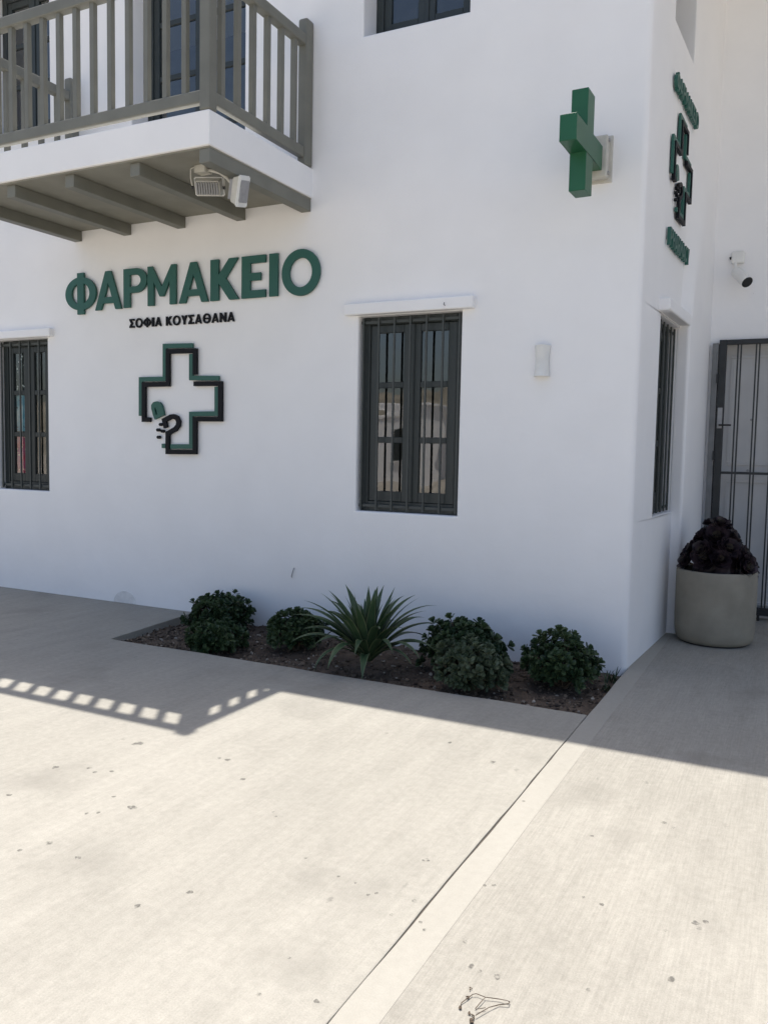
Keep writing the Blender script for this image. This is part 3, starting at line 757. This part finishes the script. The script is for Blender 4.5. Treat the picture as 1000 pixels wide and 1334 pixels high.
def flood(c, rot, wd, ht, dp, yoke=True):
    def T(v): return rot @ Vector(v) + c
    # housing: local x width, z height, -y is the glass side
    def tb(bm, a, b, tp=1.0):
        vsn = [bm.verts.new(T(((x), (y), z))) for (x, y, z) in [(sx * wd_ / 2, y_, sz * ht_ / 2) for y_, wd_, ht_ in ((a[1], a[0], a[2]), (b[1], b[0], b[2])) for sx in (-1, 1) for sz in (-1, 1)]]
        fs = [bm.faces.new([vsn[i] for i in q_]) for q_ in ((0, 1, 3, 2), (4, 6, 7, 5), (0, 4, 5, 1), (2, 3, 7, 6), (0, 2, 6, 4), (1, 5, 7, 3))]
        bmesh.ops.recalc_face_normals(bm, faces=fs)
        bmesh.ops.bevel(bm, geom=list({e_ for f_ in fs for e_ in f_.edges}), offset=.008, segments=2, affect='EDGES')
    bm = NB(); tb(bm, (wd, -dp * .5, ht), (wd * .86, dp * .5, ht * .80)); mk('housing', bm, OLDPLASTIC, ft, smooth=True, angle=35)
    bm = NB(); tb(bm, (wd * 1.06, -dp * .5 - .012, ht * 1.08), (wd * 1.06, -dp * .5 + .008, ht * 1.08)); mk('bezel', bm, PLASTIC, ft, smooth=True, angle=35)
    bm = NB(); tb(bm, (wd * .84, -dp * .5 - .016, ht * .76), (wd * .84, -dp * .5 - .009, ht * .76)); mk('glass', bm, FINGREY, ft)
    for k_ in range(9):
        bm = NB(); xx = -wd * .36 + wd * .72 * k_ / 8
        vsn = [bm.verts.new(T((xx + sx * .005, y_, sz * ht * .33))) for y_ in (dp * .5 - .002, dp * .5 + .02) for sx in (-1, 1) for sz in (-1, 1)]
        for q_ in ((0, 1, 3, 2), (4, 6, 7, 5), (0, 4, 5, 1), (2, 3, 7, 6), (0, 2, 6, 4), (1, 5, 7, 3)): bm.faces.new([vsn[i] for i in q_])
        bmesh.ops.recalc_face_normals(bm, faces=bm.faces); mk('fin', bm, FINGREY, ft)
    if not yoke: return
    bm = NB(); tube(bm, [T((-wd * .56, 0, 0)), T((-wd * .60, 0, ht * .5)), T((-wd * .56, 0, ht * 1.02)), T((-wd * .36, 0, ht * 1.18)), T((wd * .36, 0, ht * 1.18)), T((wd * .56, 0, ht * 1.02)), T((wd * .60, 0, ht * .5)), T((wd * .56, 0, 0))], .006, 6)
    mk('yoke', bm, OLDPLASTIC, ft, smooth=True, angle=60)
    for sx in (-1, 1):
        bm = NB(); tube(bm, [T((sx * wd * .52, 0, 0)), T((sx * wd * .60, 0, 0))], .013, 8); mk('yoke_knob', bm, BLACKP, ft)
c1 = fp(271.5, 244); c2 = fp(311, 248)
flood(c1, Matrix.Rotation(R_(205), 3, 'Z') @ Matrix.Rotation(R_(-28), 3, 'X'), .215, .13, .07)
flood(c2, Matrix.Rotation(R_(104), 3, 'Z') @ Matrix.Rotation(R_(14), 3, 'X') @ Matrix.Rotation(R_(-14), 3, 'Y'), .17, .21, .06, False)

# ------------------------------------------------------------------ gate
GY = BW - .045
g0 = on_y(937.5, 443, GY); g1 = on_y(947, 449, GY)
gt = empty('metal_gate', (.8, GY, 0), 'dark metal bar gate before the white door behind the planter pot', 'gate')
gx0, gx1, gw = g0.x, 1.36, g1.x - g0.x
bm = NB(); box(bm, (gx0, GY - .025, .045), (gx0 + gw, GY + .025, g0.z), .004); mk('stile', bm, GATEM, gt)
bm = NB(); box(bm, (gx1 - gw, GY - .025, .045), (gx1, GY + .025, g0.z), .004); mk('stile', bm, GATEM, gt)
bm = NB(); box(bm, (gx0 + gw, GY - .024, g0.z - .048), (gx1 - gw, GY + .024, g0.z - .001), .004); mk('top_rail', bm, GATEM, gt)
bm = NB(); box(bm, (gx0 + gw, GY - .024, .050), (gx1 - gw, GY + .024, .125), .004); mk('bottom_rail', bm, GATEM, gt)
zm = on_y(990, 617, GY).z
bm = NB(); box(bm, (gx0 + gw, GY - .014, zm - .012), (gx1 - gw, GY + .014, zm + .012), .003); mk('middle_rail', bm, GATEM, gt)
xb = on_y(963.5, 449, GY).x; step = on_y(987.5, 449, GY).x - xb
k = 0
while xb + k * step < gx1 - gw - .03:
    for dx in (-.0145, .0145):
        for a_, b_ in ((.126, zm - .0125), (zm + .0125, g0.z - .049)):
            bm = NB(); box(bm, (xb + k * step + dx - .0068, GY - .011, a_), (xb + k * step + dx + .0068, GY + .011, b_)); mk('bar', bm, GATEM, gt)
    k += 1
bm = NB(); zh = on_y(950, 554, GY).z
box(bm, (gx0 + .012, GY - .032, zh - .03), (gx0 + gw - .012, GY - .0255, zh + .17), .002); mk('lock_plate', bm, FINGREY, gt)
bm = NB(); tube(bm, [(gx0 + gw * .5, GY - .03, zh), (gx0 + gw * .5, GY - .075, zh), (gx0 + gw + .075, GY - .075, zh)], .009, 8); mk('handle', bm, BLACKP, gt, smooth=True, angle=60)
bm = NB(); box(bm, (gx0 - .062, GY - .02, 0.0), (gx0 - .006, BW - .001, g0.z - .03), .004); gp = mk('gate_post', bm, GATEG, gt)
for z in (.5, 1.55, 2.3):
    bm = NB(); tube(bm, [(gx0 - .004, GY - .03, z), (gx0 - .004, GY - .03, z + .09)], .010, 8); mk('hinge', bm, GATEM, gt)
bm = NB(); tube(bm, [(on_y(987, 800, GY - .05).x, GY - .033, .06), (on_y(987, 800, GY - .05).x, GY - .033, .0)], .012, 8); mk('drop_bolt', bm, BLACKP, gt)

# ------------------------------------------------------------------ planter pot with aeonium
PC = Vector((.478, 1.375, 0)); PR = .326; PH = .625
pot = empty('planter_pot', PC, 'round taupe planter pot standing on the pavement beside the gate', 'pot')
bm = NB()
lathe(bm, [(0, .012), (PR * .86, .010), (PR * .91, .018), (PR * .955, .045), (PR * .985, .11), (PR, .22), (PR * 1.0, .50), (PR, PH - .012), (PR - .004, PH - .003), (PR - .012, PH), (PR - .026, PH), (PR - .034, PH - .006), (PR - .036, PH - .02), (PR - .036, PH - .11), (0, PH - .11)], PC, 64)
bmesh.ops.recalc_face_normals(bm, faces=bm.faces)
mk('pot_body', bm, POTM, pot, smooth=True, angle=50)
bm = NB(); lathe(bm, [(PR * .84, .0), (PR * .84, .012), (0, .0125)], PC, 40); mk('foot_ring', bm, BLACKP, pot)
bm = NB(); lathe(bm, [(PR - .0375, PH - .07), (PR - .1, PH - .06), (0, PH - .05)], PC, 40); mk('potting_soil', bm, POTSOIL, pot, smooth=True)
p = on_z(869, 812); bm = NB(); tube(bm, [Vector((p.x - .005, p.y, .004)), Vector((p.x + .03, p.y, .05)), Vector((p.x + .06, p.y + .01, .12))], .003, 5); bm.free()

def leafquad(bm, base, d, nrm, ln, wd, cup=.12, bend=.0, mat=0, prof=((0, .25), (.35, .62), (.7, 1.0), (.9, .72), (1.0, .18))):
    """spatulate leaf from base along d, upper side towards nrm"""
    d = d.normalized(); s = d.cross(nrm).normalized(); n = s.cross(d).normalized()
    prev = None
    for t, w_ in prof:
        c = base + d * ln * t + n * (bend * ln * t * t)
        hw = wd * .5 * w_
        row = [bm.verts.new(c - s * hw + n * hw * cup), bm.verts.new(c - n * hw * cup), bm.verts.new(c + s * hw + n * hw * cup)]
        if prev:
            for i in range(2):
                bm.faces.new((prev[i], prev[i + 1], row[i + 1], row[i])).material_index = mat
        prev = row
def rosette_mesh(nl, r, seed):
    rn = random.Random(seed); bm = NB()
    for i in range(nl):
        f = (i + .5) / nl                                    # 0 inner, 1 outer
        a = i * 2.39996 + rn.uniform(-.12, .12); el = R_(74 - 60 * f ** .7 + rn.uniform(-4, 4))
        d = Vector((math.cos(a) * math.cos(el), math.sin(a) * math.cos(el), math.sin(el)))
        leafquad(bm, Vector((math.cos(a) * .006, math.sin(a) * .006, .012 - .03 * f)), d, Vector((0, 0, 1)) if el < 1.2 else Vector((-math.cos(a), -math.sin(a), .2)), r * (.35 + .65 * f ** .7) * rn.uniform(.9, 1.06), r * (.34 + .34 * f), .16, .16, 1 if f < .22 else 0)
    me = bpy.data.meshes.new('rosette'); bm.to_mesh(me); bm.free(); me.materials.append(AEON); me.materials.append(AEONC)
    for p_ in me.polygons: p_.use_smooth = True
    return me
RM = [rosette_mesh(32, .120, s) for s in (1, 2, 3)]
ae = empty('aeonium_plant', PC + Vector((0, 0, PH - .06)), 'near black aeonium of piled rosettes growing in the planter pot', 'plant')
rn = random.Random(12)
top = PH
RS = []
for n_, rad, z, tilt, sc0 in ((9, .240, .090, 66, 1.10), (7, .185, .180, 58, 1.05), (5, .125, .285, 46, .98), (3, .058, .365, 30, .80)):
    for i in range(n_):
        a = 2 * math.pi * (i + rn.uniform(-.18, .18)) / n_ + rad * 9
        RS.append((a, rad + rn.uniform(-.03, .03), z + rn.uniform(-.035, .03), tilt + rn.uniform(-10, 10), sc0 * rn.uniform(.82, 1.12)))
bm = NB()
lathe(bm, [(.205, -.06), (.19, .03), (.15, .14), (.095, .25), (.03, .35), (0, .37)], PC + Vector((0, 0, top)), 20)
for v in bm.verts: v.co += noise.noise_vector(v.co * 14) * .03
mk('dead_leaves', bm, AEON, ae)
for k, (a, rad, z, tilt, s) in enumerate(RS):
    o = bpy.data.objects.new('rosette', RM[k % 3])
    loc = PC + Vector((rad * math.cos(a), rad * math.sin(a), top + z - .01))
    put(o, loc, ae)
    o.rotation_euler = (Matrix.Rotation(a, 3, 'Z') @ Matrix.Rotation(R_(tilt), 3, 'Y') @ Matrix.Rotation(rn.uniform(0, 6), 3, 'Z')).to_euler()
    o.scale = (s, s, s)
    if k < 27:
        bm = NB(); c_ = PC + Vector((rad * .35 * math.cos(a), rad * .35 * math.sin(a), top - .06))
        tube(bm, [c_, c_.lerp(loc, .6) + Vector((0, 0, .02)), loc], [.013, .010, .009], 5); mk('stem', bm, STEM, ae)

# ------------------------------------------------------------------ shrubs in the bed
def shrub(c, r, h, seed, label, mat, nros=300, leaf=.058):
    rn = random.Random(seed); r *= .88; h *= .92
    c = Vector((c[0], c[1], soil_z(*c) - .01))
    t = empty('shrub', c, label, 'shrub', 'low round shrubs in the planting bed')
    bm = NB(); tips = []
    nros = int(nros * .62)
    for i in range(nros):
        u = (i + .5) / nros
        zz = 1 - 1.22 * u                                   # past the equator a little
        a = i * 2.39996 + rn.uniform(-.25, .25)
        rr = math.sqrt(max(0, 1 - min(1, zz * zz)))
        d = Vector((rr * math.cos(a), rr * math.sin(a), zz))
        lump = 1 + .34 * noise.noise((d.x * 2.2 + seed, d.y * 2.2, d.z * 2.2)) + .12 * noise.noise((d.x * 6 + seed, d.y * 6, d.z * 6))
        k_ = lump * rn.choice((1.14, 1.06, 1.0, .95, .85, .66))
        p_ = c + Vector((d.x * r * k_, d.y * r * k_, h * .40 + d.z * h * .60 * k_))
        if p_.z < c.z + .03: p_.z = c.z + .03 + rn.random() * .04
        tips.append(p_)
        ax = (d + Vector((rn.uniform(-.4, .4), rn.uniform(-.4, .4), rn.uniform(0, .7)))).normalized()
        s0 = ax.cross(Vector((.3, .5, .8))).normalized(); s1 = ax.cross(s0)
        nl = rn.randint(8, 11); sz = leaf * rn.uniform(.8, 1.2)
        for j in range(nl):
            f = j / nl; b_ = j * 2.39996 + rn.random() * .4; el = R_(70 - 62 * f)
            dd = (s0 * math.cos(b_) + s1 * math.sin(b_)) * math.cos(el) + ax * math.sin(el)
            leafquad(bm, p_ - ax * (.01 + .02 * f), dd, ax, sz * (.6 + .5 * f), sz * .50, .2, .05, 0, ((0, .2), (.55, .85), (.85, .95), (1.0, .35)))
    mk('foliage', bm, mat, t)
    for i in range(0, nros, 6):
        bm = NB(); b0 = c + Vector((rn.uniform(-.05, .05), rn.uniform(-.05, .05), 0))
        tube(bm, [b0, b0.lerp(tips[i], .5) + Vector((0, 0, .02)), tips[i]], [.012, .008, .004], 5); mk('branch', bm, STEM, t)
    return t
shrub((-3.46, -.36), .285, .37, 21, 'dark green round shrub at the wall beside the kerbed end of the bed', SHRUB, 330)
shrub((-3.06, -.93), .225, .25, 22, 'low dark shrub in front of the shrub at the kerbed end', SHRUB, 240)
shrub((-2.55, -.55), .25, .345, 23, 'small dark green shrub next to the agave, towards the kerbed end', SHRUB, 260)
shrub((-1.08, -.50), .315, .43, 24, 'large dark green shrub at the wall under the barred window', SHRUB, 380)
shrub((-.86, -.97), .255, .36, 25, 'pale greyish green shrub at the front edge of the bed', SHRUBL, 330)
shrub((-.36, -.50), .275, .41, 26, 'dark green round shrub near the corner of the building', SHRUB, 340)

# agave
AC = Vector((-1.71, -.86, -.05))
ag = empty('agave', AC, 'spiky agave with arching pale edged leaves among the shrubs', 'agave')
rn = random.Random(5)
def agave_leaf(a, el0, droop, ln, wd):
    bm = NB(); n = 16; prev = None; p_ = AC + Vector((math.cos(a) * .03, math.sin(a) * .03, .08)); el = el0
    sd = Vector((-math.sin(a), math.cos(a), 0)); tw = rn.uniform(-.15, .15)
    for i in range(n + 1):
        t = i / n
        d = Vector((math.cos(a) * math.cos(el), math.sin(a) * math.cos(el), math.sin(el)))
        nn = sd.cross(d) * -1
        if nn.z < 0 and el < 1.57: nn = -nn
        s = (sd + nn * tw * t).normalized()
        wv = wd * .5 * (.55 + 1.55 * t * (1 - t) + .10 * math.sin(t * 3.1)) * (1 - t ** 5) if t < 1 else .0008
        cup = .42 * (1 - .4 * t)
        row = [bm.verts.new(p_ + s * wv * k_ + nn * wv * abs(k_) ** 1.6 * cup) for k_ in (-1, -.86, -.4, 0, .4, .86, 1)]
        if prev:
            for k_ in range(6):
                bm.faces.new((prev[k_], prev[k_ + 1], row[k_ + 1], row[k_])).material_index = 1 if k_ in (0, 5) else 0
        prev = row
        p_ = p_ + d * (ln / n)
        if p_.z < -.02 and el < 0: el = max(el, -.05)
        else: el -= droop / n * (.4 + 1.5 * t)
    return mk('leaf', bm, [AGAVE, AGEDGE], ag, smooth=True)
NL = 66
for i in range(NL):
    f = i / (NL - 1)
    a = i * 2.39996 + rn.uniform(-.15, .15)
    el0 = R_(87 - 46 * f ** .9 + rn.uniform(-5, 5)); droop = .10 + 1.55 * f ** 1.0 + rn.uniform(-.25, .4)
    agave_leaf(a, el0, droop, (.44 + .20 * math.sin(f * 2.6)) * rn.uniform(.9, 1.1), 0.060 * rn.uniform(.85, 1.15))

# weeds at the wall corner
def weed(c, n, h, label, seed):
    rn = random.Random(seed); bm = NB()
    for i in range(n):
        a = rn.uniform(0, 6.28); hh = h * rn.uniform(.5, 1.1); b_ = Vector((c[0] + rn.uniform(-.04, .04), c[1] + rn.uniform(-.03, .03), -.06))
        d = Vector((math.cos(a) * .45, math.sin(a) * .45, 1))
        leafquad(bm, b_, d, Vector((-d.x, -d.y, .3)), hh, .012, .3, -.12, 0, ((0, .6), (.4, 1), (.8, .6), (1, .1)))
    tag(mk('weed', bm, SHRUB), label, 'weed', 'small weeds at the foot of the wall corner')
weed((-.07, -.20), 12, .13, 'taller tuft of thin weeds right at the foot of the wall corner', 1)
weed((-.05, -.42), 8, .07, 'shorter tuft of weeds beside the margin of the paving', 2)

# ------------------------------------------------------------------ poster boards behind the left window
def mat_poster(name, base, spots, sc, thr):
    m, t, b = newmat(name)
    tc = N(t, 'ShaderNodeTexCoord'); vo = N(t, 'ShaderNodeTexVoronoi', i_Scale=sc); t.links.new(tc.outputs['Object'], vo.inputs['Vector'])
    lt = N(t, 'ShaderNodeMath', operation='LESS_THAN'); lt.inputs[1].default_value = thr; t.links.new(vo.outputs['Distance'], lt.inputs[0])
    n1 = N(t, 'ShaderNodeTexNoise', i_Scale=9.0); t.links.new(tc.outputs['Object'], n1.inputs['Vector'])
    cr = N(t, 'ShaderNodeValToRGB'); cr.color_ramp.elements[0].position = .42; cr.color_ramp.elements[0].color = (*base[0], 1); cr.color_ramp.elements[1].position = .58; cr.color_ramp.elements[1].color = (*base[1], 1)
    t.links.new(n1.outputs['Fac'], cr.inputs[0])
    mx = N(t, 'ShaderNodeMix', data_type='RGBA'); mx.inputs['B'].default_value = (*spots, 1)
    t.links.new(lt.outputs[0], mx.inputs['Factor']); t.links.new(cr.outputs[0], mx.inputs['A']); t.links.new(mx.outputs['Result'], b.inputs['Base Color'])
    b.inputs['Roughness'].default_value = .6
    return m
PM = [mat_poster('poster_red', ((.50, .02, .07), (.42, .05, .16)), (.8, .6, .35), 26.0, .22), mat_poster('poster_blue', ((.10, .30, .40), (.22, .42, .50)), (.03, .06, .10), 20.0, .20), mat_poster('poster_black', ((.012, .013, .012), (.02, .025, .02)), (.75, .72, .66), 22.0, .26)]
for (z0, z1), m, lab in zip(((1.26, 1.665), (1.715, 2.11), (2.16, 2.56)), PM, ('red poster with pale specks behind the lowest pane of the barred window', 'pale blue poster behind the middle pane of the barred window', 'dark poster with white dots behind the top pane of the barred window')):
    bm = NB(); box(bm, (-6.640, .134, z0), (-6.415, .140, z1)); tag(mk('poster', bm, m), lab, 'poster')

# ------------------------------------------------------------------ dry twig and bits on the pavement
def TZ(x, y, z=.006): return on_z(560 + x / 6.25, 1200 + y / 6.25, z)
tw = empty('dry_twig', TZ(450, 690, 0), 'thin dry forked twig lying on the sunlit pavement', 'twig')
for pts in (((345, 600), (375, 593), (450, 622), (560, 637), (630, 650), (648, 660), (640, 675), (560, 684), (480, 705), (370, 770)), ((450, 622), (410, 665), (368, 715)), ((368, 722), (450, 708)), ((345, 600), (305, 630), (255, 668), (243, 720))):
    bm = NB(); tube(bm, [TZ(*p_, .004 + .006 * random.random()) for p_ in pts], [.0008 + .0008 * random.random() for _ in pts], 5); mk('stalk', bm, TWIG, tw)
for x, y, r in ((245, 700, .011), (305, 630, .009), (332, 548, .007), (340, 812, .014), (315, 752, .009), (348, 780, .010)):
    bm = NB()
    for j in range(7): rock(bm, TZ(x + random.uniform(-9, 9), y + random.uniform(-16, 16), .004), r * random.uniform(.22, .45), .6)
    mk('seed_clump', bm, TWIG, tw)

# ------------------------------------------------------------------ trodden-in spots on the pavement, as parts of the slabs
def mat_spot():
    m, t, b = newmat('trodden_dirt')
    out = t.nodes['Material Output']
    g = N(t, 'ShaderNodeNewGeometry'); n1 = N(t, 'ShaderNodeTexNoise', i_Scale=55.0, i_Detail=4.0); t.links.new(g.outputs['Position'], n1.inputs['Vector'])
    r = N(t, 'ShaderNodeMapRange'); r.inputs[1].default_value = .36; r.inputs[2].default_value = .56; r.inputs[3].default_value = .02; r.inputs[4].default_value = .5
    t.links.new(n1.outputs['Fac'], r.inputs[0])
    tr = N(t, 'ShaderNodeBsdfTransparent'); mx = N(t, 'ShaderNodeMixShader')
    b.inputs['Base Color'].default_value = (.10, .094, .085, 1); b.inputs['Roughness'].default_value = .9
    t.links.new(r.outputs[0], mx.inputs[0]); t.links.new(tr.outputs[0], mx.inputs[1]); t.links.new(b.outputs[0], mx.inputs[2]); t.links.new(mx.outputs[0], out.inputs[0])
    return m
SPOT = mat_spot()
rs_ = random.Random(31)
SP = [(400 + x / 1.667, 900 + y / 1.667, r) for x, y, r in ((310, 113, 5), (403, 155, 5), (258, 368, 6), (232, 457, 4), (150, 440, 4), (133, 443, 4), (105, 418, 3), (68, 404, 3), (183, 487, 3.5), (20, 675, 5), (640, 465, 4.5), (600, 450, 4), (842, 505, 6), (865, 503, 5), (850, 516, 4), (790, 627, 7), (343, 546, 4), (413, 622, 6), (355, 598, 6), (610, 650, 4), (775, 287, 5), (795, 297, 4), (618, 316, 3), (385, 423, 3), (405, 423, 3), (255, 520, 3.5), (246, 503, 3), (780, 522, 4), (375, 610, 4), (470, 240, 3))]
SP += [(x / 2.5, 960 + y / 2.5, r) for x, y, r in ((160, 347, 6), (253, 395, 5), (283, 250, 4), (447, 553, 6), (618, 507, 5), (898, 260, 2.5), (942, 722, 3), (742, 75, 5), (715, 70, 4), (790, 140, 5), (180, 100, 6), (290, 103, 4), (364, 113, 4), (310, 116, 4), (430, 230, 7), (65, 370, 4), (450, 22, 7), (995, 395, 3), (30, 190, 4), (843, 840, 4), (890, 245, 3), (320, 248, 4), (370, 195, 4))]
for px, py, r in SP:
    c_ = on_z(px, py); rr = r * (c_ - C0).length / FPX * .55
    par, zz = (PAVL, .0009) if c_.x < -.02 else (PAVR, .0008)
    bm = NB(); nn_ = 14; ph = rs_.random() * 9; ex = rs_.uniform(.8, 1.6); an = rs_.uniform(0, 3)
    pts = []
    for k_ in range(nn_):
        a_ = 2 * math.pi * k_ / nn_; q_ = rr * (1 + .45 * noise.noise((math.cos(a_) * 1.4 + ph, math.sin(a_) * 1.4, ph)) + .2 * rs_.uniform(-1, 1))
        u_, v_ = q_ * math.cos(a_) * ex, q_ * math.sin(a_) * 1.25
        pts.append(bm.verts.new((c_.x + u_ * math.cos(an) - v_ * math.sin(an) if ex > 1.3 else c_.x + u_, c_.y + (u_ * math.sin(an) + v_ * math.cos(an) if ex > 1.3 else v_), zz)))
    bm.faces.new(pts); mk('dirt_spot', bm, SPOT, par)

# ------------------------------------------------------------------ the far side of the yard, seen only mirrored in the panes
HPL = PLASTER
def far_house(x, y, wx, wy, h, label):
    t = empty('white_house', (x, y, -.12), label, 'house', 'houses across the yard')
    bm = NB(); box(bm, (x - wx / 2, y - wy / 2, -.12), (x + wx / 2, y + wy / 2, h)); mk('wall', bm, HPL, t)
    bm = NB(); box(bm, (x - wx / 2 - .1, y - wy / 2 - .1, h + .002), (x + wx / 2 + .1, y + wy / 2 + .1, h + .25), .05); mk('roof', bm, HPL, t)
    n = int(wx // 3)
    for k_ in range(n):
        xx = x - wx / 2 + (k_ + .5) * wx / n
        for z0 in ([1.0, 3.9] if h > 5 else [1.0]):
            bm = NB(); box(bm, (xx - .5, y + wy / 2 - .05, z0), (xx + .5, y + wy / 2 + .04, z0 + 1.3), .01); wn = mk('window', bm, WINPAINT, t)
            bm = NB(); box(bm, (xx - .6, y + wy / 2 + .002, z0 - .08), (xx + .6, y + wy / 2 + .1, z0 - .01)); mk('sill', bm, HPL, wn)
far_house(-21, -34, 13, 8, 3.4, 'long low white house across the yard')
far_house(-4, -44, 11, 9, 6.4, 'tall white house across the yard')
far_house(14, -38, 12, 8, 3.6, 'low white house with four windows across the yard')
bm = NB(); n1, n2 = 70, 16; gr = []
for j in range(n2 + 1):
    row = []
    for i in range(n1 + 1):
        x = -260 + 520 * i / n1; y = -70 - 220 * j / n2
        z = -.3 + 42 * (j / n2) ** 1.2 * (.6 + .5 * noise.noise((x * .012, y * .012, 2))) + 2.0 * noise.noise((x * .05, y * .05, 7)) * min(1, j / 3)
        row.append(bm.verts.new((x, y, z)))
    gr.append(row)
for j in range(n2):
    for i in range(n1): bm.faces.new((gr[j][i], gr[j][i + 1], gr[j + 1][i + 1], gr[j + 1][i]))
bmesh.ops.recalc_face_normals(bm, faces=bm.faces)
tag(mk('hills', bm, mat_basic('dry_hill', (.27, .24, .185), .95, .4, .05), smooth=True), kind='structure')
